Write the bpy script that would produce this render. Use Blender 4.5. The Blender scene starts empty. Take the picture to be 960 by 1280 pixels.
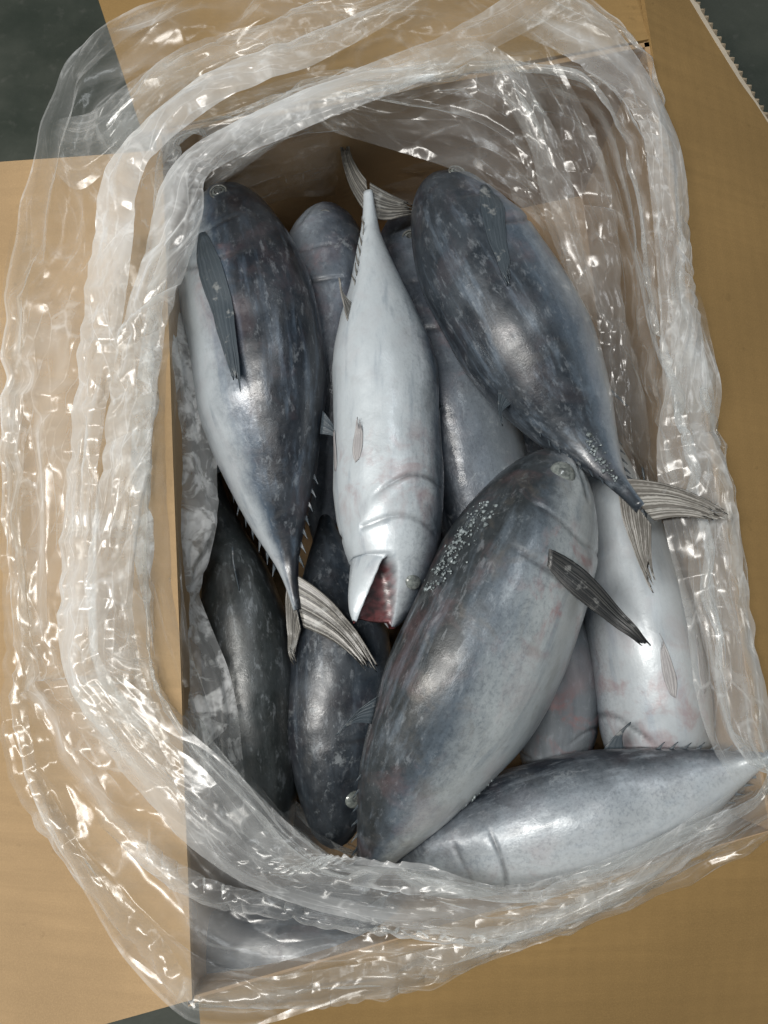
import bpy, math, random
import numpy as np
from mathutils import Vector, Matrix

random.seed(7); RNG = np.random.default_rng(7)
sc = bpy.context.scene
C = sc.collection

# ------------------------------------------------------------------ camera
R = 0.25                       # height of the carton rim above the floor (m)
TILT = math.radians(11)
D = 0.66                       # camera to rim plane along the axis
F = 960.0                      # focal length in photo pixels (960 x 1280)
CAM = np.array([0.0, -D*math.sin(TILT), R + D*math.cos(TILT)])
cam = bpy.data.cameras.new("camera"); camo = bpy.data.objects.new("camera", cam)
C.objects.link(camo); sc.camera = camo
camo.location = CAM; camo.rotation_euler = (TILT, 0, 0)
cam.sensor_fit = 'VERTICAL'; cam.sensor_height = 24.0; cam.lens = 24.0*F/1280.0
cam.clip_start = 0.01; cam.clip_end = 60

def at(px, py, dz):
    """point at height rim+dz that lies along the photo pixel"""
    d = np.array([(px-480)/F, -(py-640)/F, -1.0])
    c, s = math.cos(TILT), math.sin(TILT)
    w = np.array([d[0], d[1]*c - d[2]*s, d[1]*s + d[2]*c])
    t = (R + dz - CAM[2]) / w[2]
    return CAM + w*t

# ------------------------------------------------------------------ light
world = bpy.data.worlds.new("World"); sc.world = world; world.use_nodes = True
bg = world.node_tree.nodes["Background"]
bg.inputs[0].default_value = (0.80, 0.92, 1.0, 1); bg.inputs[1].default_value = 0.08

def tube(loc, target, sx, sy, power, col):
    l = bpy.data.lights.new("ceiling_lamp", 'AREA'); l.shape = 'RECTANGLE'
    l.size = sx; l.size_y = sy; l.energy = power; l.color = col
    o = bpy.data.objects.new("ceiling_lamp", l); C.objects.link(o)
    o.location = loc
    d = Vector(target) - Vector(loc)
    o.rotation_euler = d.to_track_quat('-Z', 'Y').to_euler()
    return o
tube((-0.75, -0.10, 2.3), (0, 0, .2), 0.22, 1.2, 40, (1.0, 0.97, 0.92))
tube((0.75, 0.95, 2.4), (0, 0, .2), 0.22, 1.2, 9, (0.92, 0.97, 1.0))
tube((-1.5, -0.2, 2.3), (0, 0, .2), 0.22, 1.2, 24, (1.0, 0.96, 0.90))

vs = sc.view_settings
vs.view_transform = 'Standard'; vs.look = 'None'; vs.exposure = 0.0; vs.gamma = 1.0
vs.use_curve_mapping = False
sc.cycles.transparent_max_bounces = 32
sc.cycles.use_adaptive_sampling = True; sc.cycles.adaptive_threshold = 0.03
sc.cycles.use_denoising = True; sc.cycles.denoiser = 'OPENIMAGEDENOISE'
sc.cycles.max_bounces = 7; sc.cycles.diffuse_bounces = 3; sc.cycles.glossy_bounces = 3

# ------------------------------------------------------------------ noise (numpy)
def _hash(ix, iy, iz, seed):
    h = (ix*374761393 + iy*668265263 + iz*2147483647 + seed*974711).astype(np.int64)
    h = (h ^ (h >> 13)) * 1274126177
    h = h & 0xFFFFFFFF
    h = (h ^ (h >> 16)) * 2246822519 & 0xFFFFFFFF
    h = h ^ (h >> 15)
    return (h & 0xFFFFFF) / float(0xFFFFFF)

def vnoise(P, scale, seed=0, lin=False):
    Q = np.asarray(P)*scale + 1000.0
    I = np.floor(Q).astype(np.int64); f = Q - I
    if not lin: f = f*f*(3-2*f)
    r = 0
    for dx in (0, 1):
        for dy in (0, 1):
            for dz in (0, 1):
                w = (f[..., 0] if dx else 1-f[..., 0])*(f[..., 1] if dy else 1-f[..., 1])*(f[..., 2] if dz else 1-f[..., 2])
                r = r + w*_hash(I[..., 0]+dx, I[..., 1]+dy, I[..., 2]+dz, seed)
    return r*2-1

def ridged(P, scale, seed=0, lin=False):
    return 1 - 2.2*np.abs(vnoise(P, scale, seed, lin))

# ------------------------------------------------------------------ mesh helpers
def mesh_obj(name, V, Fc, mat, parent=None, smooth=True, attrs=None):
    V = np.asarray(V, dtype=float)
    base = V.mean(axis=0) if parent is None else np.zeros(3)
    me = bpy.data.meshes.new(name)
    me.from_pydata((V-base).tolist(), [], [tuple(int(i) for i in f) for f in Fc])
    if smooth: me.polygons.foreach_set('use_smooth', [True]*len(me.polygons))
    if attrs:
        for k, a in attrs.items():
            a = np.asarray(a, dtype=np.float32)
            if a.ndim == 1:
                at_ = me.attributes.new(k, 'FLOAT', 'POINT'); at_.data.foreach_set('value', a)
            else:
                at_ = me.attributes.new(k, 'FLOAT_VECTOR', 'POINT'); at_.data.foreach_set('vector', a.ravel())
    me.materials.append(mat); me.update()
    o = bpy.data.objects.new(name, me); C.objects.link(o)
    if parent is None: o.location = base
    else:
        o.parent = parent
        o.location = -np.array(thing_base(parent))
    return o

def thing_base(p):
    b = np.array(p.location)
    if p.parent is not None: b = b + thing_base(p.parent)
    return b

def thing(name, label, cat, loc, group=None):
    o = bpy.data.objects.new(name, None); C.objects.link(o)
    o.location = loc; o.empty_display_size = 0.02
    o['label'] = label; o['category'] = cat
    if group: o['group'] = group
    return o

def grid_faces(nu, nv, closed_u=False, off=0):
    i = np.arange(nu if closed_u else nu-1)[:, None]; j = np.arange(nv-1)[None, :]
    i2 = (i+1) % nu
    f = np.stack([i*nv+j + 0*j, i2*nv+j, i2*nv+j+1, i*nv+j+1], axis=-1).reshape(-1, 4)
    return f + off

def catmull(pts, n, closed=False):
    """pts (k, ...) -> (n, ...)"""
    P = np.asarray(pts, dtype=float); k = len(P)
    t = np.linspace(0, k if closed else k-1, n, endpoint=not closed)
    i = np.floor(t).astype(int)
    if not closed: i = np.minimum(i, k-2)
    f = t - i
    if closed: idx = lambda q: P[q % k]
    else:
        E = np.concatenate([[2*P[0]-P[1]], P, [2*P[-1]-P[-2]]])
        idx = lambda q: E[q+1]
    f = f.reshape((-1,)+(1,)*(P.ndim-1))
    p0, p1, p2, p3 = idx(i-1), idx(i), idx(i+1), idx(i+2)
    return .5*((2*p1)+(-p0+p2)*f+(2*p0-5*p1+4*p2-p3)*f**2+(-p0+3*p1-3*p2+p3)*f**3)

def norm(v): return v/np.maximum(np.linalg.norm(v, axis=-1, keepdims=True), 1e-9)

# ------------------------------------------------------------------ material helpers
class NT:
    def __init__(s, name):
        s.m = bpy.data.materials.new(name); s.m.use_nodes = True
        s.t = s.m.node_tree; s.t.nodes.clear()
        s.out = s.n('ShaderNodeOutputMaterial')
    def n(s, typ, **kw):
        x = s.t.nodes.new(typ)
        for k, v in kw.items(): setattr(x, k, v)
        return x
    def l(s, a, b): s.t.links.new(a, b)
    def set(s, sock, v):
        if hasattr(v, 'is_output'): s.l(v, sock)
        else:
            if isinstance(v, (tuple, list)) and len(v) == 3 and sock.type == 'RGBA': v = (*v, 1)
            sock.default_value = v
    def math(s, op, a, b=0.0, c=None, clamp=False):
        x = s.n('ShaderNodeMath', operation=op, use_clamp=clamp)
        s.set(x.inputs[0], a); s.set(x.inputs[1], b)
        if c is not None: s.set(x.inputs[2], c)
        return x.outputs[0]
    def noise(s, vec, scale, detail=4, rough=.55, dist=0.0):
        x = s.n('ShaderNodeTexNoise'); s.l(vec, x.inputs['Vector'])
        x.inputs['Scale'].default_value = scale; x.inputs['Detail'].default_value = detail
        x.inputs['Roughness'].default_value = rough; x.inputs['Distortion'].default_value = dist
        return x.outputs[0]
    def ramp(s, fac, stops):
        x = s.n('ShaderNodeValToRGB'); e = x.color_ramp.elements
        while len(e) < len(stops): e.new(0.5)
        for el, (p, c) in zip(e, stops):
            el.position = p; el.color = (*c, 1) if len(c) == 3 else c
        s.l(fac, x.inputs[0]); return x.outputs[0]
    def rng(s, v, a, b, c=0.0, d=1.0, smooth=True):
        x = s.n('ShaderNodeMapRange', interpolation_type='SMOOTHSTEP' if smooth else 'LINEAR')
        s.set(x.inputs[0], v)
        for i, q in enumerate((a, b, c, d)): s.set(x.inputs[1+i], q)
        return x.outputs[0]
    def mix(s, fac, a, b, blend='MIX'):
        x = s.n('ShaderNodeMix', data_type='RGBA', blend_type=blend)
        s.set(x.inputs[0], fac); s.set(x.inputs[6], a); s.set(x.inputs[7], b)
        return x.outputs[2]
    def vmap(s, vec, scale=(1, 1, 1), loc=(0, 0, 0), rot=(0, 0, 0)):
        x = s.n('ShaderNodeMapping'); s.l(vec, x.inputs[0])
        x.inputs['Scale'].default_value = scale; x.inputs['Location'].default_value = loc
        x.inputs['Rotation'].default_value = rot
        return x.outputs[0]
    def bump(s, h, strength, dist=.001, normal=None):
        x = s.n('ShaderNodeBump'); x.inputs['Strength'].default_value = strength
        x.inputs['Distance'].default_value = dist; s.l(h, x.inputs['Height'])
        if normal is not None: s.l(normal, x.inputs['Normal'])
        return x.outputs[0]
    def attr(s, name):
        x = s.n('ShaderNodeAttribute'); x.attribute_name = name; return x
    def coords(s): return s.n('ShaderNodeTexCoord').outputs['Object']
    def principled(s, **kw):
        b = s.n('ShaderNodeBsdfPrincipled')
        for k, v in kw.items(): s.set(b.inputs[k], v)
        return b

# ------------------------------------------------------------------ materials of the setting
def mat_floor():
    m = NT('floor_concrete'); co = m.coords()
    n1 = m.noise(co, 6, 6); n2 = m.noise(co, 60, 4)
    col = m.mix(m.rng(n1, .35, .65), (.030, .038, .030), (.050, .058, .046))
    col = m.mix(m.rng(n2, .55, .75, 0, .5), col, (.075, .08, .07))
    b = m.principled(**{'Base Color': col, 'Roughness': m.rng(n1, .3, .7, .35, .7),
                        'Normal': m.bump(n2, .25, .002)})
    m.l(b.outputs[0], m.out.inputs[0]); return m.m

def mat_card(name, base, streak_rot=0.0, dark=.8):
    m = NT(name); co = m.coords()
    st = m.noise(m.vmap(co, (6, 120, 6), rot=(0, 0, streak_rot)), 1.0, 3)       # faint flute lines
    fib = m.noise(m.vmap(co, (1, 1, 1)), 900, 3, .7)
    blot = m.noise(co, 7, 5, .6)
    d = tuple(c*dark for c in base)
    col = m.mix(m.rng(blot, .3, .7), d, base)
    col = m.mix(m.rng(st, .35, .7, 0, .55), col, tuple(c*.78 for c in base))
    col = m.mix(m.rng(fib, .35, .75, 0, .35), col, tuple(min(1, c*1.35) for c in base))
    spots = m.noise(co, 55, 3, .6)
    big = m.noise(m.vmap(co, (1, 1, 1), (4, 2, 1)), 2.6, 3, .6, .6)
    col = m.mix(m.rng(big, .40, .68, 0, .30), col, tuple(c*.62 for c in base))
    col = m.mix(m.rng(spots, .66, .75, 0, .35), col, tuple(c*.55 for c in base))
    wv = m.n('ShaderNodeTexWave', wave_type='BANDS', bands_direction='Y'); m.l(m.vmap(co, rot=(0, 0, streak_rot)), wv.inputs['Vector'])
    wv.inputs['Scale'].default_value = 20; wv.inputs['Distortion'].default_value = .6; wv.inputs['Detail'].default_value = 1
    col = m.mix(m.math('MULTIPLY', wv.outputs[1], m.rng(blot, .3, .7, .0, .10)), col, tuple(c*.6 for c in base))
    h = m.math('ADD', m.math('MULTIPLY', st, .8), m.math('ADD', m.math('MULTIPLY', fib, .25), m.math('MULTIPLY', wv.outputs[1], .16)))
    b = m.principled(**{'Base Color': col, 'Roughness': .82, 'Specular IOR Level': .25,
                        'Normal': m.bump(h, .35, .0012)})
    m.l(b.outputs[0], m.out.inputs[0]); return m.m

M_FLOOR = mat_floor()
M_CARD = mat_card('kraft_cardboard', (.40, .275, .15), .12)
M_CARD_SHADED = mat_card('kraft_cardboard_cross_shaded', (.295, .188, .074), 1.57)  # same board as the left flap; weaker light here painted into the base colour
M_CARDIN = mat_card('kraft_cardboard_inside', (.36, .24, .13), .1)
M_FLUTE = mat_card('corrugated_medium', (.42, .34, .24))
M_LINER = mat_card('liner_paper', (.55, .48, .38))

# ------------------------------------------------------------------ floor
fl = np.array([[-4, -4, 0], [4, -4, 0], [4, 4, 0], [-4, 4, 0]], float)
floor = mesh_obj('floor', fl, [(0, 1, 2, 3)], M_FLOOR, smooth=False)
floor['kind'] = 'structure'

# ------------------------------------------------------------------ carton
TLp, TRp, BRp, BLp = at(195, 165, 0), at(812, 52, 0), at(972, 1045, 0), at(235, 1258, 0)
box = thing('cardboard_box', 'open brown corrugated carton with four flaps folded out around the fish', 'box',
            ((TLp+BRp)/2*np.array([1, 1, 0])).tolist())

def slab(name, quad, thick, mat, parent, sag=0.0, n=24, seed=0, wav=.0012):
    """bent cardboard panel: quad a-b (hinge) c-d (outer), real thickness, slightly warped"""
    a, b, c, d = [np.asarray(q, float) for q in quad]
    u = np.linspace(0, 1, n)[:, None, None]; v = np.linspace(0, 1, n)[None, :, None]
    P = (a*(1-u)+b*u)*(1-v) + (d*(1-u)+c*u)*v
    nrm = norm(np.cross(b-a, d-a))
    if nrm[2] < 0 and abs(nrm[2]) > .2: nrm = -nrm
    P = P + nrm*(sag*np.sin(np.pi*v)*np.sin(np.pi*u) + wav*vnoise(P, 14, seed)[..., None])
    top = P.reshape(-1, 3); bot = top - nrm*thick
    f = grid_faces(n, n); k = n*n
    F_ = [tuple(x) for x in f] + [tuple(x[::-1]) for x in f+k]
    ring = [i*n for i in range(n)] + [(n-1)*n+j for j in range(1, n)] + [i*n+n-1 for i in range(n-2, -1, -1)] + [j for j in range(n-2, 0, -1)]
    for q in range(len(ring)):
        i, j = ring[q], ring[(q+1) % len(ring)]
        F_.append((i, j, j+k, i+k))
    o = mesh_obj(name, np.concatenate([top, bot]), F_, mat, parent, smooth=False)
    return o, nrm

def down(p, z=0.006): return np.array([p[0], p[1], z])
cen = (TLp+TRp+BRp+BLp)/4
def out(p, q, e):          # push an edge outwards
    d = norm(np.cross(q-p, [0, 0, 1])); m = (p+q)/2 - cen
    return d*e if d@m > 0 else -d*e
T = .005
corners = [TLp, TRp, BRp, BLp]
for i in range(4):
    p, q = corners[i], corners[(i+1) % 4]
    e = out(p, q, .0)
    slab('wall', (p+e, q+e, down(q)+e, down(p)+e), T, M_CARDIN, box, sag=0, seed=i, wav=.002)
slab('bottom_panel', (down(TLp), down(TRp), down(BRp), down(BLp)), .004, M_CARDIN, box)

up = np.array([0, 0, .003])
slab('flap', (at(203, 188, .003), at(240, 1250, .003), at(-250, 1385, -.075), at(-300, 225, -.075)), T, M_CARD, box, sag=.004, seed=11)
slab('flap', (at(814, 48, .001), at(178, 166, .001), at(70, -160, -.05), at(800, -260, -.05)), T, M_CARD_SHADED, box, sag=.004, seed=12)
slab('flap', (at(248, 1252, .003), at(975, 1040, .003), at(1250, 1370, -.14), at(275, 1600, -.14)), T, M_CARD_SHADED, box, sag=.006, seed=13)
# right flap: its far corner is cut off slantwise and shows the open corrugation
fr, nrm = slab('flap', (at(968, 1030, .003), at(800, -40, .003), at(836, -47, -.03), at(1330, 760, -.17)), T, M_CARD_SHADED, box, sag=.002, seed=14)
# corrugated medium along the slanted outer edge
A0, B0 = at(836, -47, -.03), at(1330, 760, -.17)
def flute_edge(A0, B0, nrm, parent):
    """the top liner is torn back along this edge and bares the flutes"""
    L = np.linalg.norm(B0-A0); d = (B0-A0)/L
    outw = norm(np.cross(d, nrm))
    if outw @ (A0-cen) < 0: outw = -outw
    n = int(L/.0009); s = np.linspace(0, L, n)
    tri = np.abs(((s/.0085) % 1)*2-1)
    def strip(name, w0, w1, off, jag, mat, seed):
        e = np.interp(s, np.arange(0, L+.02, .006), np.random.default_rng(seed).normal(0, jag, int((L+.02)/.006)+1)[:len(np.arange(0, L+.02, .006))])
        V = np.stack([A0+d*s[:, None]+outw*w0+nrm*off[:, None], A0+d*s[:, None]+outw*(w1+e)[:, None]+nrm*off[:, None]], 1)
        o = mesh_obj(name, V.reshape(-1, 3), grid_faces(n, 2), mat, parent, smooth=False)
        o.modifiers.new('thickness', 'SOLIDIFY').thickness = .0006
    strip('liner_edge', -.004, .0125, s*0-T+.0003, .0007, M_LINER, 1)
    strip('corrugated_edge', -.004, .0105, -T+.0012+tri*.0042, .0005, M_FLUTE, 2)
    strip('liner_edge', -.004, .0025, s*0+.0008, .0008, M_LINER, 3)
flute_edge(A0, B0, nrm, fr)

# ------------------------------------------------------------------ fish materials
def mat_skin(name, seed, back=(.018, .024, .034), mid=(.105, .135, .175), belly=(.50, .54, .57),
             c0=-.15, c1=.45, frost=.35, blood=.5, wet=.5, warm=0.0):
    m = NT(name); a = m.attr('fuv').outputs['Vector']
    off = m.vmap(a, loc=(seed*1.7, seed*.9, seed*2.3))
    dors = m.attr('dors').outputs['Fac']; ss = m.attr('along').outputs['Fac']
    big = m.noise(off, 16, 5, .55, .3); mid_n = m.noise(off, 60, 5, .65, .4); fine = m.noise(off, 420, 2, .7)
    streak = m.noise(m.vmap(off, (.14, 1, 1)), 75, 5, .62, .1)
    dd = m.math('ADD', dors, m.math('MULTIPLY', m.math('SUBTRACT', big, .5), .6))
    dd = m.math('ADD', dd, m.math('MULTIPLY', m.math('SUBTRACT', mid_n, .5), .35))
    # head skin is darker on top
    t = m.rng(dd, c0, c1, 0, 1, False)
    col = m.ramp(t, [(0, belly), (.28, tuple(.62*b+.38*c for b, c in zip(belly, mid))), (.62, mid), (1, back)])
    # mottling
    col = m.mix(m.math('MULTIPLY', m.rng(mid_n, .42, .72, 0, .38), m.rng(dors, -.6, .1, .25, 1)), col, m.mix(.5, col, tuple(c*.45 for c in mid)))
    col = m.mix(m.rng(streak, .48, .72, 0, .5), col, tuple(min(1, c*1.6+.02) for c in mid))
    sp1 = m.noise(off, 330, 3, .7); sp2 = m.noise(m.vmap(off, (.5, 1, 1), (6, 6, 2)), 130, 4, .7, .3)
    col = m.mix(m.math('MULTIPLY', m.rng(sp1, .46, .68, 0, .45), m.rng(dors, -.7, .2, .15, 1)), col, m.mix(1.0, col, (.40, .42, .46), 'MULTIPLY'))
    col = m.mix(m.math('MULTIPLY', m.rng(sp2, .52, .72, 0, .34), m.rng(dors, -.7, .2, .15, 1)), col, m.mix(1.0, col, (.38, .40, .43), 'MULTIPLY'))
    col = m.mix(m.rng(sp2, .46, .30, 0, .20), col, (.50, .55, .60))
    hd = m.math('MULTIPLY', m.rng(ss, .34, .12), m.rng(dors, -.25, .6))
    col = m.mix(m.math('MULTIPLY', hd, m.rng(m.noise(m.vmap(off, loc=(1, 8, 3)), 48, 5, .7, .5), .35, .62, .25, .8)), col, tuple(c*.8 for c in back))
    # pinkish / brown bruises on the belly and around the gill
    st = m.noise(m.vmap(off, loc=(5, 5, 5)), 26, 5, .65, .5)
    g = m.math('MULTIPLY', m.rng(ss, .14, .24), m.rng(ss, .32, .46, 1, 0))
    g = m.math('MULTIPLY', g, m.rng(dors, .35, .0))
    bl = m.math('MULTIPLY', m.math('ADD', m.math('MULTIPLY', g, .8), .18), m.rng(st, .48, .68))
    col = m.mix(m.math('MULTIPLY', bl, blood), col, (.30, .165, .165))
    oc = m.noise(m.vmap(off, loc=(9, 1, 4)), 34, 5, .6, .6)
    col = m.mix(m.math('MULTIPLY', m.rng(oc, .54, .70), .10+warm), col, (.13, .115, .095))
    # rime frost: fine broken patches
    gl0 = m.noise(m.vmap(off, loc=(8, 2, 6)), 15, 3, .6)
    fr = m.noise(m.vmap(off, loc=(2, 7, 1)), 62, 6, .78, .15)
    fm = m.rng(fr, .60-.10*frost, .70-.06*frost)
    sp = m.noise(off, 230, 3, .6)
    fm2 = m.rng(sp, .66, .74, 0, .55)
    fm = m.math('MAXIMUM', fm, fm2)
    fm = m.math('MULTIPLY', fm, m.math('MULTIPLY', m.rng(gl0, .40, .62, .12, 1.0), min(.45, frost*.55)))
    col = m.mix(fm, col, (.52, .57, .60))
    # soft overall milky glaze
    gl = m.noise(m.vmap(off, loc=(3, 3, 8)), 22, 4, .6)
    col = m.mix(m.math('MULTIPLY', m.rng(gl, .40, .75), .03+.14*frost), col, (.40, .47, .54))
    # mouth interior: red flesh, cavity shade painted in as a darker colour
    mo = m.attr('mouth').outputs['Fac']
    mn = m.noise(m.coords(), 130, 4)
    col = m.mix(mo, col, m.mix(m.rng(mn, .35, .65), (.035, .008, .009), (.20, .05, .052)))
    cr = m.math('MULTIPLY', m.attr('crease').outputs['Fac'], m.rng(mid_n, .3, .6, .25, .85))
    col = m.mix(cr, col, (.035, .035, .038))
    rough = m.rng(mid_n, .35, .65, .30, .48)
    rough = m.math('ADD', rough, m.math('MULTIPLY', fm, .35))
    h = m.math('ADD', m.math('MULTIPLY', fine, .22), m.math('ADD', m.math('MULTIPLY', mid_n, .35), m.math('MULTIPLY', fm, .6)))
    h = m.math('ADD', h, m.math('MULTIPLY', streak, .35))
    b = m.principled(**{'Base Color': col, 'Metallic': .12, 'Roughness': rough, 'Specular IOR Level': .6,
                        'Coat Weight': wet*.65, 'Coat Roughness': m.rng(big, .4, .6, .10, .26),
                        'Normal': m.bump(h, .30, .0020), 'Coat Normal': m.bump(m.math('ADD', m.math('MULTIPLY', fine, .5), mid_n), .10, .0015)})
    try: b.inputs['Coat IOR'].default_value = 1.33
    except Exception: pass
    m.l(b.outputs[0], m.out.inputs[0]); return m.m

def mat_fin(name, base, ray, n=22, seed=0):
    m = NT(name); c = m.attr('chord').outputs['Fac']; v = m.attr('span').outputs['Fac']
    co = m.vmap(m.coords(), loc=(seed, seed, 0)); nz = m.noise(co, 260, 4)
    cw = m.n('ShaderNodeTexNoise', noise_dimensions='1D'); m.l(c, cw.inputs['W']); cw.inputs['Scale'].default_value = 7; cw.inputs['Detail'].default_value = 2
    c = m.math('ADD', c, m.math('MULTIPLY', cw.outputs[0], .28))
    x = m.math('ADD', m.math('MULTIPLY', c, n*6.283), m.math('MULTIPLY', nz, 3.2))
    w = m.rng(m.math('SINE', x), -.3, .9)
    w = m.math('MULTIPLY', w, m.rng(m.noise(co, 40, 3), .3, .6, .35, 1))
    col = m.mix(w, base, ray)
    col = m.mix(m.rng(m.noise(co, 90, 4), .58, .7, 0, .5), col, (.42, .43, .42))
    b = m.principled(**{'Base Color': col, 'Roughness': .42, 'Coat Weight': .25, 'Coat Roughness': .2,
                        'Normal': m.bump(m.math('SINE', x), .25, .0006)})
    tr = m.n('ShaderNodeBsdfTranslucent'); m.l(col, tr.inputs[0])
    mx = m.n('ShaderNodeMixShader'); mx.inputs[0].default_value = .22
    m.l(b.outputs[0], mx.inputs[1]); m.l(tr.outputs[0], mx.inputs[2])
    m.l(mx.outputs[0], m.out.inputs[0]); return m.m

M_FIN_DARK = mat_fin('fin_dark', (.018, .020, .022), (.075, .075, .072), 12)
M_FIN_GREY = mat_fin('fin_grey', (.058, .076, .092), (.082, .103, .122), 6)
M_FIN_PALE = mat_fin('fin_pale', (.16, .15, .135), (.46, .45, .42), 10)
M_FIN_TAIL = mat_fin('fin_tail', (.085, .082, .075), (.30, .29, .265), 9)
M_FIN_PINK = mat_fin('fin_pink', (.36, .35, .36), (.50, .49, .49), 4)

def mat_simple(name, col, rough=.3, coat=0.0, noise_col=None, sc_=80, bump=.0, bs=120):
    m = NT(name); co = m.coords(); c = col
    if noise_col: c = m.mix(m.rng(m.noise(co, sc_, 5, .6), .35, .65), col, noise_col)
    kw = {'Base Color': c, 'Roughness': rough, 'Coat Weight': coat}
    if bump: kw['Normal'] = m.bump(m.noise(co, bs, 5), bump, .002)
    b = m.principled(**kw); m.l(b.outputs[0], m.out.inputs[0]); return m.m
M_EYE = mat_simple('eye_cloudy', (.07, .08, .08), .2, .6, (.17, .185, .18), 260)
M_EYE_MILK = mat_simple('eye_milky', (.11, .125, .12), .25, .5, (.21, .23, .22), 260)
M_PUPIL = mat_simple('eye_pupil', (.022, .024, .025), .15, .6, (.08, .085, .085), 300)
M_RIM = mat_simple('eye_ring', (.15, .155, .145), .4, .3, (.06, .062, .06), 260)
M_ICE = mat_simple('ice_crust', (.30, .345, .36), .25, .5, (.13, .155, .16), 150, .6, 240)
M_FLESH = mat_simple('mouth_flesh', (.24, .035, .04), .25, .5, (.45, .16, .15), 150, .5, 200)

# ------------------------------------------------------------------ fish builder
PS = np.array([0, .012, .03, .06, .10, .15, .20, .27, .34, .42, .50, .58, .66, .74, .81, .87, .92, .96, 1.0])
PH = np.array([.08, .23, .37, .52, .66, .78, .865, .945, .985, 1.0, .985, .92, .79, .61, .43, .27, .15, .09, .06])
def prof(s):
    # smooth monotone-ish interpolation
    k = np.clip(np.searchsorted(PS, s)-1, 0, len(PS)-2)
    d = np.gradient(PH, PS)
    h = PS[k+1]-PS[k]; t = (s-PS[k])/h
    return (2*t**3-3*t**2+1)*PH[k]+(t**3-2*t**2+t)*h*d[k]+(-2*t**3+3*t**2)*PH[k+1]+(t**3-t**2)*h*d[k+1]

def blade(name, ra, rb, tip, side, mat, parent, hug=None, bow=.15, tail_bow=-.1, rag=.12, tipw=.12, camber=.0, rays=12, seed=0, nu=37, nv=22, thick=.0009, curl=0.0, root_w=1.0, corr=.0005):
    """a fin: ra-rb root line (leading, trailing), runs out to tip; side = surface normal"""
    ra, rb, tip, side = map(lambda q: np.asarray(q, float), (ra, rb, tip, side))
    rg = np.random.default_rng(seed+100)
    L = np.linalg.norm(tip-(ra+rb)/2)
    ax = norm(tip-(ra+rb)/2); ch = (rb-ra); ch = ch-(ch@ax)*ax; ch = norm(ch); side = norm(np.cross(ax, ch))*np.sign(np.cross(ax, ch)@side+1e-9)
    tip2 = tip + ch*tipw*L - ax*L*.06
    u = np.linspace(0, 1, nu); v = np.linspace(0, 1, nv)
    raggy = 1-rag*np.abs(np.interp(u*rays, np.arange(rays+2), rg.random(rays+2)))*(.25+.75*u)-.25*rag*rg.random(nu)*(u > .1)
    V = np.zeros((nu, nv, 3))
    for i in range(nu):
        vv = v*raggy[i]
        lead = ra+(tip-ra)*vv[:, None]-ch*(bow*L*np.sin(np.pi*vv**.9))[:, None]*1.0
        trail = rb+(tip2-rb)*vv[:, None]+ch*(tail_bow*L*np.sin(np.pi*np.clip(vv, 0, 1)))[:, None]
        wv = root_w+(1-root_w)*np.clip(vv/.35, 0, 1)*(2-np.clip(vv/.35, 0, 1))
        mid_ = (lead+trail)/2
        V[i] = mid_+((lead-mid_)*(1-u[i])+(trail-mid_)*u[i])*wv[:, None]
        V[i] += side*(corr*np.sin((u[i]+.035*np.sin(u[i]*19+seed))*rays*2*np.pi)*(0.3+vv) + camber*L*np.sin(np.pi*u[i])*(1-.3*vv) + curl*L*vv**2)[:, None]
    V += side*(.004*vnoise(V, 60, seed))[..., None]*v[None, :, None]
    if hug is not None:
        hp, hn = hug; sh = V.shape; X = V.reshape(-1, 3)
        keep = np.linalg.norm(hp-X.mean(0), axis=1) < L*1.3
        hp, hn = hp[keep], hn[keep]
        for it in range(2):
            k = np.array([np.argmin(((hp-x)**2).sum(1)) for x in X])
            d = ((X-hp[k])*hn[k]).sum(1)
            X = X+hn[k]*np.maximum(0, thick*.5+.0002-d)[:, None]
        V = X.reshape(sh)
    cu, cv = np.meshgrid(u, v, indexing='ij')
    o = mesh_obj(name, V.reshape(-1, 3), grid_faces(nu, nv), mat, parent, attrs={'chord': cu.ravel(), 'span': cv.ravel()})
    md = o.modifiers.new('thickness', 'SOLIDIFY'); md.thickness = thick; md.offset = 0
    return o

def ellipsoid(name, c, ax, r, mat, parent, n=20, m=14):
    """ax: 3x3 axes rows, r: radii"""
    V = []; th = np.linspace(0, np.pi, m); ph = np.linspace(0, 2*np.pi, n, endpoint=False)
    P, Tt = np.meshgrid(ph, th, indexing='ij')
    L = np.stack([np.sin(Tt)*np.cos(P)*r[0], np.sin(Tt)*np.sin(P)*r[1], np.cos(Tt)*r[2]], -1)
    V = L @ np.asarray(ax) + np.asarray(c)
    return mesh_obj(name, V.reshape(-1, 3), grid_faces(n, m, True), mat, parent)

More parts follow.
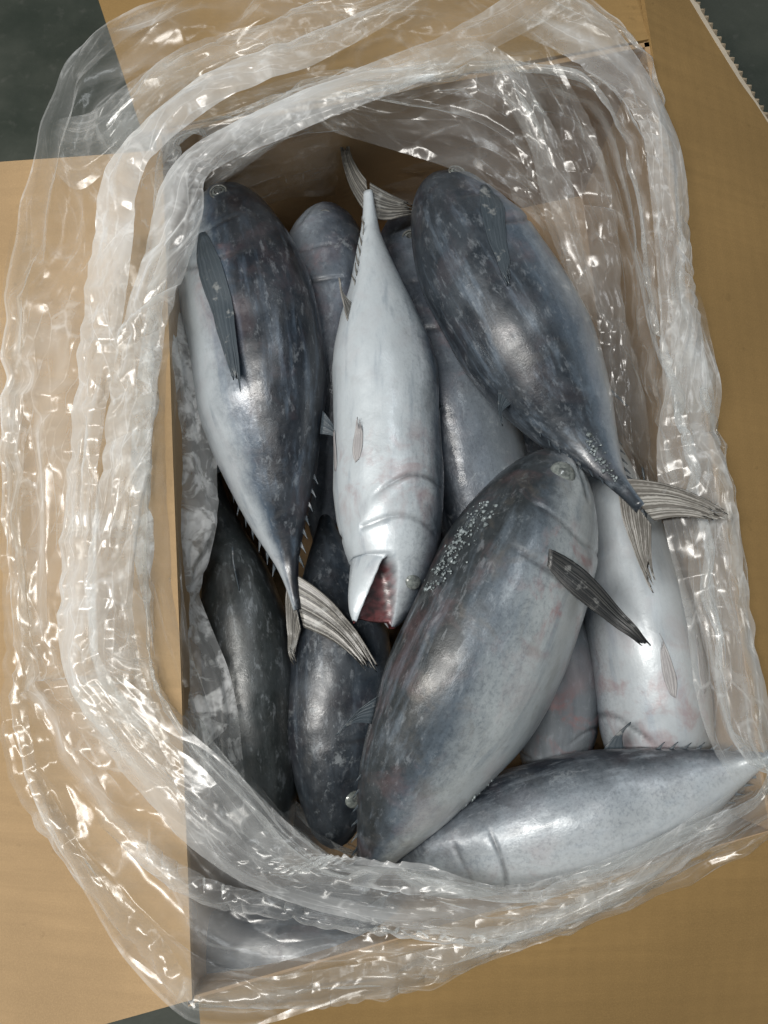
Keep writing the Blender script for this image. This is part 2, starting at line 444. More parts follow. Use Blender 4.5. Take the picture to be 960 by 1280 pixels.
def fish(label, spine, half, roll, seed, skin, lat=.84, tail=None, pect=None, pelvic=False, dorsal2=True, finlets=True,
         mouth=0.0, eye_big=False, finmat=None, eyes=(1, -1), tailmat=None, eye_s=.085, dent=.0045, hs=1.0, jaw_dir=1):
    pts = np.array([at(*p) for p in spine])
    base = pts.mean(axis=0).copy(); base[2] = pts[:, 2].min()-half*.8
    o = thing('tuna', label, 'fish', base.tolist(), 'whole frozen tuna in the carton')
    ns, na = 150, (150 if mouth else 88)
    Sp = catmull(pts, 400)
    ln = np.concatenate([[0], np.cumsum(np.linalg.norm(np.diff(Sp, axis=0), axis=1))]); Ltot = ln[-1]
    s = np.concatenate([np.linspace(0, .3, 70)**1.0, np.linspace(.3, 1, ns-70+1)[1:]])
    # finer at the very snout
    s = np.sort(np.concatenate([s, np.array([.002, .006])])); ns = len(s)
    cp = np.stack([np.interp(s*Ltot, ln, Sp[:, k]) for k in range(3)], -1)
    Tn = norm(np.gradient(np.stack([np.interp(np.linspace(0, Ltot, 300), ln, Sp[:, k]) for k in range(3)], -1), axis=0))
    Tn = norm(np.stack([np.interp(s, np.linspace(0, 1, 300), Tn[:, k]) for k in range(3)], -1))
    U = np.array([0, 0, 1.0]); U = norm(U - (Tn@U)[:, None]*Tn); S = np.cross(Tn, U)
    r0, r1 = roll if isinstance(roll, tuple) else (roll, roll)
    ro = np.radians(r0+(r1-r0)*s)[:, None]
    N = np.cos(ro)*U+np.sin(ro)*S; B = np.cross(Tn, N)
    h = prof(s)*half
    if mouth: h = h*np.where(s < .15, .84+.16*(s/.15), 1.0)
    wl = lat*(1-.25*np.clip((s-.55)/.45, 0, 1))
    # keel: base of the tail is wider than tall
    wl = np.where(s > .9, wl+(s-.9)*9*.9, wl)
    a = np.linspace(0, 2*np.pi, na, endpoint=False)
    ca, sa = np.cos(a), np.sin(a)
    t = np.where(a > np.pi, 2*np.pi-a, a)        # 0 dorsal .. pi belly
    sg = np.where(a > np.pi, -1, 1)
    Sg, Tg = np.meshgrid(s, t, indexing='ij')
    rad = np.ones_like(Sg)
    # gill cover: raised plate ending in a curved groove
    arc = .262+.020*np.exp(-((Tg-1.6)/.6)**2)-.085*np.clip((Tg-1.85)/1.2, 0, 2)**1.5-.03*np.clip(.7-Tg, 0, 1)
    lift = np.exp(-((Sg-(arc-.02))/.03)**2)*.022*np.clip((Tg-.7)*2, 0, 1)
    groove = np.exp(-((Sg-arc-.003)/.0055)**2)*.034*np.clip((Tg-.95)*3, 0, 1)*np.clip((2.55-Tg)*4, 0, 1)
    arc2 = .175+.022*np.exp(-((Tg-1.9)/.6)**2)
    groove2 = np.exp(-((Sg-arc2)/.005)**2)*.032*((Tg > 1.1)*(Tg < 2.8))
    ml = 1.80+.25*(Sg/.11)
    mgro = np.exp(-((Tg-ml)/.07)**2)*.075*np.clip((.115-Sg)/.02, 0, 1)
    maxi = np.exp(-((Tg-(ml-.22))/.16)**2)*.035*np.clip((.115-Sg)/.03, 0, 1)
    eyeb = np.exp(-((Sg-eye_s)/.022)**2-((Tg-1.38)/.32)**2)*.04
    rad = rad+lift-groove-groove2-mgro+maxi+eyeb
    # corselet edge, lateral line
    rad = rad-np.exp(-((Tg-1.12-.10*np.sin(Sg*9))/.03)**2)*.006*(Sg > .3)
    P = cp[:, None, :]+(N[:, None, :]*(h[:, None]*ca)[..., None]+B[:, None, :]*((h*wl)[:, None]*sa)[..., None])*rad[..., None]
    Q = P-base+seed*3.7
    nrm_ = norm(N[:, None, :]*ca[None, :, None]+B[:, None, :]*sa[None, :, None])
    P = P+nrm_*((dent*vnoise(Q, 14, seed)+dent*.14*vnoise(Q, 38, seed+1)+dent*.05*ridged(Q, 60, seed+2))*np.clip(h/half*1.6, .1, 1)[:, None])[..., None]
    mo = np.zeros_like(Sg)
    if mouth:
        # hinge the lower jaw open about a lateral axis at s=.13
        hs_ = .13; hinge = np.array([np.interp(hs_, s, cp[:, k]) for k in range(3)])
        hi = np.argmin(abs(s-hs_)); Tm, Nm, Bm = Tn[hi], N[hi], B[hi]
        hinge = hinge - Nm*half*.12
        low = np.clip((Tg-ml+.05)/.10, 0, 1)*(Sg < hs_)
        ang = mouth*low*np.clip((hs_-Sg)/.03, 0, 1)
        rel = P-hinge; x = (rel@Tm)*(1+.12*low); y = rel@Nm; z = rel@Bm
        x2 = x*np.cos(ang)-y*np.sin(ang)*-1*-1; y2 = x*np.sin(ang)+y*np.cos(ang)
        x2 = x*np.cos(ang)-y*np.sin(ang)
        z = z*(1-.34*np.clip((hs_-Sg)/hs_, 0, 1)*low-.22*np.clip((hs_-Sg)/hs_, 0, 1)*(1-low))
        rec = np.exp(-(np.abs(Tg-ml+.0)/.075)**4)*np.clip((hs_-.01-Sg)/.03, 0, 1)   # flesh between the jaws lies back from the lips
        z = z*(1-.62*rec); x2 = x2+half*.10*rec
        P = hinge+x2[..., None]*Tm+y2[..., None]*Nm+z[..., None]*Bm
        mo = np.exp(-(np.abs(Tg-ml+.0)/.09)**4)*np.clip((hs_-.015-Sg)/.02, 0, 1)
        mo = np.maximum(mo, (Sg < .0015)*1.0)
    V = P.reshape(-1, 3)
    Fq = [tuple(f) for f in grid_faces(na, ns, True)]   # built transposed below
    idx = lambda i, j: i*na+(j % na)
    Fq = [(idx(i, j), idx(i, j+1), idx(i+1, j+1), idx(i+1, j)) for i in range(ns-1) for j in range(na)]
    if mouth:                                   # the open mouth is a cavity
        k = len(V); deep = np.array([np.interp(.085, s, cp[:, q]) for q in range(3)])
        mid_ring = V[:na]*.45+deep*.55
        V = np.concatenate([V, mid_ring, [deep]])
        for j in range(na):
            Fq.append((idx(0, j+1), idx(0, j), k+j, k+(j+1) % na)); Fq.append((k+(j+1) % na, k+j, k+na))
        ex = lambda q, val: np.concatenate([q, np.full(na+1, val)])
    else:
        Fq.append(tuple(idx(0, j) for j in range(na))[::-1])
        ex = lambda q, val: q
    Fq.append(tuple(idx(ns-1, j) for j in range(na)))
    fuv = np.stack([Sg*Ltot, (h[:, None]*ca), (h[:, None]*sa)], -1)
    body = mesh_obj('body', V, Fq, skin, o, attrs={'fuv': np.concatenate([fuv.reshape(-1, 3), np.repeat(fuv.reshape(-1, 3)[:1], len(V)-ns*na, 0)]), 'dors': ex(np.broadcast_to(ca, Sg.shape).ravel(), 0.),
                    'along': ex(Sg.ravel(), 0.), 'mouth': ex(mo.ravel(), 1.), 'crease': ex(np.clip(groove/.034*.75+groove2/.032*.45+mgro/.075*.7, 0, 1).ravel(), 0.)})
    hugd = (P.reshape(-1, 3), nrm_.reshape(-1, 3))
    def surf(ss, tt, side=1, lift_=1.0):
        g = lambda q: np.array([np.interp(ss, s, q[:, k]) for k in range(3)])
        N_, B_, T_, c_ = norm(g(N)), norm(g(B)), norm(g(Tn)), g(cp)
        hh = np.interp(ss, s, h); ww = np.interp(ss, s, wl)
        aa = tt*side
        n_ = N_*math.cos(aa)+B_*math.sin(aa)
        p = c_+(N_*hh*math.cos(aa)+B_*hh*ww*math.sin(aa))*lift_
        return p, norm(n_), T_
    # eyes
    for sd in eyes:
        p, n_, tg = surf(eye_s, 1.38, sd, .93)
        b2 = norm(np.cross(n_, tg)); re = half*(.165 if eye_big else .115)
        axm = np.stack([tg, b2, n_])
        e = ellipsoid('eye', p, axm, (re, re, re*.55), M_EYE_MILK if eye_big else M_EYE, o)
        if eye_big:
            ellipsoid('pupil', p+n_*re*.34, axm, (re*.55, re*.62, re*.22), M_EYE, e); continue
        ph = np.linspace(0, 2*np.pi, 36, endpoint=False); q = np.linspace(0, 2*np.pi, 8, endpoint=False)
        PH_, QQ = np.meshgrid(ph, q, indexing='ij')
        rr = re*1.05+np.cos(QQ)*re*.12
        Vr = p+n_*(.30*re)+(tg*(rr*np.cos(PH_))[..., None]+b2*(rr*np.sin(PH_))[..., None])+n_*(np.sin(QQ)*re*.09)[..., None]
        fr_ = [(i*8+j, ((i+1) % 36)*8+j, ((i+1) % 36)*8+(j+1) % 8, i*8+(j+1) % 8) for i in range(36) for j in range(8)]
        mesh_obj('eye_rim', Vr.reshape(-1, 3), fr_, M_RIM, o)
        ellipsoid('pupil', p+n_*re*.36, axm, (re*.62, re*.62, re*.26), M_PUPIL, e)
    # tail fin: two lobes
    tb = cp[-1]; tm = tailmat or M_FIN_TAIL
    if tail:
        for k, tp in enumerate(tail):
            tpw = at(*tp[:3]); dirv = norm(tpw-tb)
            back = tb-Tn[-1]*half*.55; L_ = np.linalg.norm(tpw-tb)
            perp = Tn[-1]-(Tn[-1]@dirv)*dirv
            ra = back; rb = tb+Tn[-1]*half*.22+dirv*half*.05
            blade('tail_fin', ra, rb, tpw, B[-1] if len(tp) < 4 else np.array(tp[3]), tm, o, bow=.10, tail_bow=-.06, rag=.42, tipw=.10, rays=24, seed=seed*5+k, curl=.06, nu=73)
    if pect:
        for k, pf in enumerate(pect):
            # (s, t, side, tip px py dz, material, width)
            ss, tt, sd, tx, ty, tz, mt, wd = pf
            p, n_, tg = surf(ss, tt, sd, .99); p2, _, _ = surf(ss+.012, tt+wd, sd, .99) if wd > 0 else surf(ss-wd, tt+.12, sd, .99)
            tpw = at(tx, ty, tz)
            blade('pectoral_fin', p+n_*.0015, p2+n_*.0015, tpw, n_, mt, o, bow=.05, tail_bow=.0, rag=.16, tipw=.03, rays=7, seed=seed*7+k, camber=.02, thick=.0012, hug=hugd, root_w=.45, corr=.00025)
    if pelvic:
        for sd in (1, -1):
            p, n_, tg = surf(.31, 2.90, sd, 1.0); p2, n2, _ = surf(.325, 2.72, sd, 1.0); p3, n3, _ = surf(.42, 2.75, sd, 1.02)
            blade('pelvic_fin', p, p2, p3+n3*.001, n_, M_FIN_PINK, o, bow=.06, tail_bow=.03, rag=.45, tipw=.0, rays=8, seed=seed*9+sd, camber=.01, nu=25, nv=14, hug=hugd, thick=.0005, root_w=.4, corr=.0003)
    if dorsal2:
        for nm, tt, s0 in (('second_dorsal_fin', 0.0, .60), ('anal_fin', math.pi, .63)):
            p, n_, tg = surf(s0, tt, 1, .99); p2, _, _ = surf(s0+.05, tt, 1, .99); p3, _, _ = surf(s0+.095, tt, 1, 1.0)
            blade(nm, p, p2, p3+n_*half*.42, np.cross(n_, tg), finmat or M_FIN_GREY, o, bow=.05, tail_bow=-.15, rag=.1, tipw=.02, rays=6, seed=seed*3, nu=19, nv=12)
    if finlets:
        for tt in (0.0, math.pi):
            for k in range(7):
                s0 = .725+k*.028
                p, n_, tg = surf(s0, tt, 1, .97); p2, _, _ = surf(s0+.012, tt, 1, .97); p3, _, _ = surf(s0+.03, tt, 1, 1.0)
                blade('finlet', p, p2, p3+n_*half*.10, np.cross(n_, tg), finmat or M_FIN_GREY, o, bow=.02, tail_bow=-.05, rag=.1, tipw=.02, rays=3, seed=seed+k, nu=7, nv=6)
    return o, surf

# ------------------------------------------------------------------ the fish
# lower layer first
fish('grey blue tuna half hidden behind the belly-up one, its rounded head against the back wall',
     [(408, 255, -.115), (405, 360, -.115), (405, 480, -.12), (405, 600, -.13), (400, 720, -.14)], .060, -80, 3,
     mat_skin('skin_grey_blue', 3, mid=(.085, .105, .135), belly=(.20, .23, .265), c0=-.3, c1=.8, frost=.5), finlets=False)
fish('tuna buried deepest in the middle, its blue grey flank seen beside the open mouth fish',
     [(500, 265, -.125), (530, 380, -.13), (565, 500, -.13), (600, 640, -.135), (635, 800, -.14), (650, 930, -.15)], .068, 80, 4,
     mat_skin('skin_deep_blue', 4, mid=(.08, .10, .13), belly=(.20, .235, .27), c0=-.2, c1=.7, frost=.5), finlets=False)
fish('dark backed tuna lying along the left side under frosted film',
     [(335, 1090, -.11), (325, 1000, -.105), (312, 880, -.105), (300, 760, -.11), (275, 640, -.12), (262, 560, -.125)], .056, 12, 5,
     mat_skin('skin_dark_green', 5, back=(.022, .027, .027), mid=(.05, .058, .06), belly=(.12, .135, .15), c0=-.9, c1=.5, frost=.35, blood=.1),
     finlets=False, eyes=())
fish('dark speckled tuna with a cloudy eye near the bag lip, between two larger fish',
     [(418, 1060, -.10), (420, 985, -.10), (425, 880, -.105), (425, 780, -.11), (412, 690, -.12), (405, 620, -.13)], .053, (-42, -60), 6,
     mat_skin('skin_dark_speckled', 6, back=(.013, .018, .025), mid=(.042, .058, .078), belly=(.22, .25, .28), c0=-.9, c1=.4, frost=.55, blood=.15),
     finlets=False, eyes=(1, -1), eye_s=.14, dorsal2=False, eye_big=True)
fish('added dark tuna at the carton bottom, keeps the gap below the upper right fish dark',
     [(590, 400, -.165), (625, 480, -.165), (660, 560, -.165), (700, 680, -.165)], .055, 40, 7,
     mat_skin('skin_deep_dark', 7, back=(.015, .02, .028), mid=(.05, .062, .08), belly=(.16, .18, .2), c0=-.6, c1=.5, frost=.3), finlets=False, eyes=())  # added filler fish, so the gap above it stays dark
fish('small dark tuna piece showing between the largest fish and the pale belly on the right',
     [(690, 1010, -.13), (695, 920, -.125), (695, 830, -.125), (690, 740, -.13), (680, 660, -.14)], .045, 150, 8,
     mat_skin('skin_dark_bloody', 8, back=(.015, .02, .026), mid=(.05, .065, .08), belly=(.20, .22, .24), c0=-.5, c1=.6, frost=.3, blood=1.0), finlets=False, eyes=())
fish('pale bellied tuna on the right, belly up below the splayed tail',
     [(838, 1075, -.115), (822, 940, -.10), (805, 820, -.095), (785, 720, -.10), (762, 620, -.105), (725, 460, -.12)], .058, 196, 9,
     mat_skin('skin_pale_belly', 9, mid=(.17, .205, .245), belly=(.46, .50, .53), c0=-.05, c1=.8, frost=.35, blood=.55), finlets=False, pelvic=True)
fish('tuna seen only through the milky film at the lower left corner',
     [(235, 1190, -.085), (330, 1202, -.075), (420, 1200, -.075), (520, 1188, -.085), (600, 1168, -.10)], .062, -60, 10,
     mat_skin('skin_corner', 10, mid=(.085, .11, .135), belly=(.26, .30, .33), c0=-.4, c1=.7, frost=.4), finlets=False, eyes=())
fish('silvery tuna lying crosswise along the front wall with its tail at the right edge',
     [(490, 1078, -.08), (600, 1053, -.068), (700, 1030, -.055), (800, 1002, -.042), (900, 966, -.02), (985, 938, .01)], .057, (-72, -95), 11,
     mat_skin('skin_silver_cross', 11, mid=(.20, .23, .26), belly=(.42, .455, .48), c0=-.1, c1=.95, frost=.4, blood=.25, wet=.6),
     tail=[(1080, 880, .02), (1080, 990, .01)], eyes=())
# upper layer
fish('dark blue backed tuna on the left with its head up and a folded side fin',
     [(276, 236, -.075), (298, 330, -.058), (320, 440, -.052), (334, 550, -.055), (350, 660, -.06), (372, 762, -.062)], .0665, (-76, -72), 12,
     mat_skin('skin_blue_back', 12, back=(.011, .015, .022), mid=(.054, .080, .114), belly=(.44, .485, .52), c0=-.45, c1=.22, frost=.25, blood=.4, wet=.75),
     tail=[(478, 840, -.05), (368, 835, -.07)], pect=[(.20, 1.62, 1, 301, 492, .012, M_FIN_GREY, .34)])
fish('white bellied tuna lying belly up in the middle with its red mouth open',
     [(488, 785, -.02), (488, 700, -.030), (487, 600, -.042), (482, 500, -.046), (474, 400, -.05), (465, 310, -.055), (460, 240, -.058)], .0545, (120, 152), 13,
     mat_skin('skin_white_belly', 13, back=(.03, .036, .045), mid=(.11, .14, .175), belly=(.50, .55, .585), c0=.0, c1=.60, frost=.3, blood=.45, wet=.5),
     tail=[(424, 165, -.06), (525, 262, -.075)], mouth=.55, eye_big=True, pelvic=True, pect=[(.25, 1.75, 1, 558, 500, -.05, M_FIN_GREY, .3)], lat=.92, finmat=M_FIN_PALE)
ctuna, csurf = fish('blue grey tuna at the upper right with its splayed tail reaching over the film',
     [(546, 222, -.075), (585, 300, -.056), (638, 390, -.05), (690, 480, -.048), (738, 560, -.035), (800, 635, .006)], .069, (62, 66), 14,
     mat_skin('skin_blue_grey', 14, back=(.022, .029, .038), mid=(.098, .132, .172), belly=(.40, .445, .49), c0=-.75, c1=.35, frost=.33, blood=.25, wet=.55),
     tail=[(916, 642, .055), (822, 742, .0)], tailmat=M_FIN_PALE, pect=[(.16, 1.45, -1, 636, 362, .012, M_FIN_GREY, .34)])
big, bsurf = fish('largest tuna in front, grey back and white belly, black side fin sticking out',
     [(700, 566, -.045), (672, 650, -.034), (625, 760, -.024), (567, 880, -.024), (505, 1000, -.038), (462, 1085, -.06), (440, 1130, -.075)], .074, (74, 62), 15,
     mat_skin('skin_large', 15, back=(.025, .03, .033), mid=(.092, .118, .146), belly=(.43, .47, .485), c0=-.16, c1=.68, frost=.30, blood=.9, wet=.6, warm=.2),
     pect=[(.235, 1.40, -1, 816, 812, .03, M_FIN_DARK, -.06)], eye_s=.085, eye_big=True)

# crust of ice along the back of the largest fish
def ice_crust(surf, s0, s1, t0, t1, sd, n, parent, seed):
    rg = np.random.default_rng(seed); V = []; Fc = []
    oct_ = np.array([[1, 0, 0], [-1, 0, 0], [0, 1, 0], [0, -1, 0], [0, 0, 1], [0, 0, -1]], float)
    of = [(0, 2, 4), (2, 1, 4), (1, 3, 4), (3, 0, 4), (2, 0, 5), (1, 2, 5), (3, 1, 5), (0, 3, 5)]
    for k in range(n):
        q = rg.random(); ss = s0+(s1-s0)*q; tt = t0+(t1-t0)*q+rg.normal(0, .12)
        p, n_, tg = surf(ss, tt, sd, 1.0)
        r = rg.uniform(.0004, .0036)*rg.random()
        pt = oct_*rg.uniform(.5, 1.3, (6, 3))*r
        rot = np.linalg.qr(rg.normal(size=(3, 3)))[0]
        pt = pt@rot; pt = pt-(pt@n_)[:, None]*n_*.5+p+n_*r*.1
        b = len(V); V += pt.tolist(); Fc += [tuple(x+b for x in f) for f in of]
    o = mesh_obj('ice_crust', V, Fc, M_ICE, parent); o['kind'] = 'stuff'; return o
ice_crust(csurf, .80, .93, 1.2, .7, -1, 110, ctuna, 6)
ice_crust(bsurf, .60, .86, 2.55, 2.75, -1, 150, big, 8)
ice_crust(bsurf, .20, .40, .42, .20, -1, 360, big, 5)

# ------------------------------------------------------------------ film
def mat_film(name, k0, frost, f0=.08, rough=.12, tint=(.93, .95, .96), fine=1.0, fscale=1.0, th=.50):
    m = NT(name); co = m.coords()
    n1 = m.noise(co, 26*fscale, 4, .62, .6); n2 = m.noise(co, 150, 1, .6)
    # crisp facets of crumpled film, long in the direction of the folds
    fo = m.attr('fold').outputs['Vector']
    wn = m.n('ShaderNodeTexNoise'); m.l(fo, wn.inputs['Vector']); wn.inputs['Scale'].default_value = 30; wn.inputs['Detail'].default_value = 1
    wsc = m.n('ShaderNodeVectorMath', operation='SCALE'); m.l(wn.outputs['Color'], wsc.inputs[0]); wsc.inputs['Scale'].default_value = .020
    wad = m.n('ShaderNodeVectorMath', operation='ADD'); m.l(fo, wad.inputs[0]); m.l(wsc.outputs[0], wad.inputs[1])
    v1 = m.n('ShaderNodeTexVoronoi', feature='F1'); m.l(wad.outputs[0], v1.inputs['Vector']); v1.inputs['Scale'].default_value = 85
    v2 = m.n('ShaderNodeTexVoronoi', feature='DISTANCE_TO_EDGE'); m.l(wad.outputs[0], v2.inputs['Vector']); v2.inputs['Scale'].default_value = 85
    fs = m.n('ShaderNodeVectorMath', operation='SUBTRACT'); m.l(v1.outputs['Color'], fs.inputs[0]); fs.inputs[1].default_value = (.5, .5, .5)
    fk = m.n('ShaderNodeVectorMath', operation='SCALE'); m.l(fs.outputs[0], fk.inputs[0]); m.set(fk.inputs['Scale'], m.rng(n1, .35, .65, .12, .62))
    crease = m.math('MULTIPLY', m.rng(v2.outputs['Distance'], .0, .055, 1, 0), m.rng(n1, .40, .62, .1, 1))
    geo = m.n('ShaderNodeNewGeometry')
    fa = m.n('ShaderNodeVectorMath', operation='ADD'); m.l(geo.outputs['Normal'], fa.inputs[0]); m.l(fk.outputs[0], fa.inputs[1])
    fn = m.n('ShaderNodeVectorMath', operation='NORMALIZE'); m.l(fa.outputs[0], fn.inputs[0]); nb = fn.outputs[0]
    dt = m.n('ShaderNodeVectorMath', operation='DOT_PRODUCT'); m.l(geo.outputs['Normal'], dt.inputs[0]); m.l(geo.outputs['Incoming'], dt.inputs[1])
    cs = m.math('MAXIMUM', m.math('ABSOLUTE', dt.outputs['Value']), .16)
    fr = m.rng(n1, th, th+.16)
    fr = m.math('MULTIPLY', fr, m.rng(n2, .3, .6, .3, 1))
    k = m.math('MULTIPLY', m.math('ADD', m.math('ADD', k0, m.math('MULTIPLY', crease, .10)), m.math('MULTIPLY', fr, frost)), m.attr('milk').outputs['Fac'])
    al = m.math('SUBTRACT', 1.0, m.math('EXPONENT', m.math('MULTIPLY', m.math('DIVIDE', k, cs), -1.0)))
    tr = m.n('ShaderNodeBsdfTransparent'); tr.inputs[0].default_value = (.985, .99, .985, 1)
    df = m.n('ShaderNodeBsdfDiffuse'); df.inputs[0].default_value = (*tint, 1); m.l(nb, df.inputs['Normal'])
    tl = m.n('ShaderNodeBsdfTranslucent'); tl.inputs[0].default_value = (*tint, 1)
    m1 = m.n('ShaderNodeMixShader'); m1.inputs[0].default_value = .45; m.l(df.outputs[0], m1.inputs[1]); m.l(tl.outputs[0], m1.inputs[2])
    m2 = m.n('ShaderNodeMixShader'); m.l(al, m2.inputs[0]); m.l(tr.outputs[0], m2.inputs[1]); m.l(m1.outputs[0], m2.inputs[2])
    gl = m.n('ShaderNodeBsdfGlossy'); gl.inputs['Roughness'].default_value = rough; m.l(nb, gl.inputs['Normal'])
    om = m.math('SUBTRACT', 1.0, cs); f = m.math('ADD', f0, m.math('MULTIPLY', m.math('POWER', om, 4.0), .28))
    m3 = m.n('ShaderNodeMixShader'); m.l(f, m3.inputs[0]); m.l(m2.outputs[0], m3.inputs[1]); m.l(gl.outputs[0], m3.inputs[2])
    m.l(m3.outputs[0], m.out.inputs[0]); return m.m

M_FILM = mat_film('clear_film', .080, .07, f0=.035, rough=.20)
M_FROST = mat_film('frosted_film', .26, 1.6, f0=.03, rough=.25, fscale=1.5, th=.43)

bag = thing('plastic_bag', 'crinkled clear plastic bag lining the carton, its mouth folded out over the flaps', 'bag', (0, 0, .02))

def crumple(P, amp, seed, stretch=None):
    Q = P if stretch is None else P*np.asarray(stretch)
    w = np.stack([vnoise(Q, 9, seed+50), vnoise(Q, 9, seed+51), vnoise(Q, 9, seed+52)], -1)*.03
    Q = Q+w
    return amp*(.9*vnoise(Q, 10, seed)+.75*ridged(Q, 17, seed+1)+.42*ridged(Q, 38, seed+2, True)+.16*ridged(Q, 85, seed+3, True))


def normals(P, closed):
    if closed: du = np.roll(P, -1, 0)-np.roll(P, 1, 0)
    else: du = np.gradient(P, axis=0)
    dv = np.gradient(P, axis=1)
    return norm(np.cross(du, dv))

def film_sim(G, closed, su, sv, iters=220, seed=0, slack=.012, hem=1.0, init=.004, pull=.03, zmin=None, minbend=.70):
    """relax a sheet that has more film than its outline needs: it buckles into creases (position based dynamics)"""
    X0 = G.copy(); nu, nv = G.shape[:2]
    nn = normals(G, closed)
    su_ = np.concatenate([[0], np.cumsum(np.linalg.norm(np.diff(G, axis=0), axis=-1).mean(1))])[:, None]
    sv_ = np.concatenate([[0], np.cumsum(np.linalg.norm(np.diff(G, axis=1), axis=-1).mean(0))])[None, :]
    if closed:
        Lc = su_[-1, 0]+.02; th = su_/Lc*2*np.pi; a_, b_ = Lc/6.283*np.cos(th), Lc/6.283*np.sin(th)
    else: a_, b_ = su_, su_*0+.3
    loc = np.stack(np.broadcast_arrays(a_*.22+seed, b_*.22, sv_+.025*vnoise(G, 5, seed+9)), -1)
    X = G+nn*(crumple(loc, init, seed)+.10*crumple(G, init, seed+3))[..., None]
    A = lambda q: (np.concatenate([q, q[:2]], 0) if closed else q)
    def seg(di, dj):
        a = A(X0)
        ni = nu if closed else nu-di
        if dj >= 0: p = a[:ni, :nv-dj]; q = a[di:di+ni, dj:nv] if di else a[:, dj:nv][:ni]
        else: p = a[:ni, -dj:]; q = a[di:di+ni, :nv+dj]
        return np.linalg.norm(p-q, axis=-1)
    NS = lambda sc_, k: vnoise(X0, sc_, seed+k)
    cu = su+(su-1)*.7*NS(9, 1); cv = sv+(sv-1)*.9*NS(7, 2)
    ru = np.linalg.norm(np.roll(X0, -1, 0)-X0, axis=-1)*cu
    rv = np.zeros((nu, nv)); rv[:, :-1] = np.linalg.norm(X0[:, 1:]-X0[:, :-1], axis=-1)*cv[:, :-1]
    cd = (cu+cv)/2
    rd1 = np.zeros((nu, nv)); rd2 = np.zeros((nu, nv))
    Xr = np.roll(X0, -1, 0)
    rd1[:, :-1] = np.linalg.norm(Xr[:, 1:]-X0[:, :-1], axis=-1)*cd[:, :-1]
    rd2[:, :-1] = np.linalg.norm(Xr[:, :-1]-X0[:, 1:], axis=-1)*cd[:, :-1]
    un = nu if closed else nu-1
    def proj(ia, ja, ib, jb, rest, k, minonly=False):
        nonlocal X
        pa = X[ia][:, ja]; pb = X[ib][:, jb]
        d = pb-pa; l = np.maximum(np.linalg.norm(d, axis=-1), 1e-6)
        e = (l-rest)/l
        if minonly: e = np.minimum(e, 0)
        c = d*(.5*k*e)[..., None]
        X[np.ix_(ia, ja)] += c; X[np.ix_(ib, jb)] -= c
    ar = np.arange
    Ju = ar(nv)
    for it in range(iters):
        for par in (0, 1):
            ia = ar(par, un, 2); ib = (ia+1) % nu
            proj(ia, Ju, ib, Ju, ru[ia], .9)
            ja = ar(par, nv-1, 2)
            I = ar(nu)
            proj(I, ja, I, ja+1, rv[:, ja], .9)
            jj = ar(nv-1)
            proj(ia, jj, ib, jj+1, rd1[ia][:, :nv-1], .6)
            proj(ia, jj+1, ib, jj, rd2[ia][:, :nv-1], .6)
        # weak bending resistance
        if it % 2 == 0:
            for par in range(4):
                ia = ar(par, un-1 if not closed else nu-1, 4); ib = (ia+2) % nu
                proj(ia, Ju, ib, Ju, (ru[ia]+ru[(ia+1) % nu])*minbend, .5, True)
                ja = ar(par, nv-2, 4)
                proj(ar(nu), ja, ar(nu), ja+2, (rv[:, ja]+rv[:, ja+1])*minbend, .5, True)
        dlt = X0-X; l = np.linalg.norm(dlt, axis=-1, keepdims=True)
        X = X+dlt*np.clip((l-slack*(1-(1-hem)*np.linspace(0, 1, nv)[None, :, None]**4))/np.maximum(l, 1e-6), 0, 1)*pull*3
        X[..., 2] = np.maximum(X[..., 2], X0[..., 2]-(.004 if zmin is None else zmin))
    return X

def upsample(X, closed, k):
    nu, nv = X.shape[:2]
    Y = catmull(X, nu*k if closed else (nu-1)*k+1, closed)
    Y = np.swapaxes(catmull(np.swapaxes(Y, 0, 1), (nv-1)*k+1), 0, 1)
    return Y

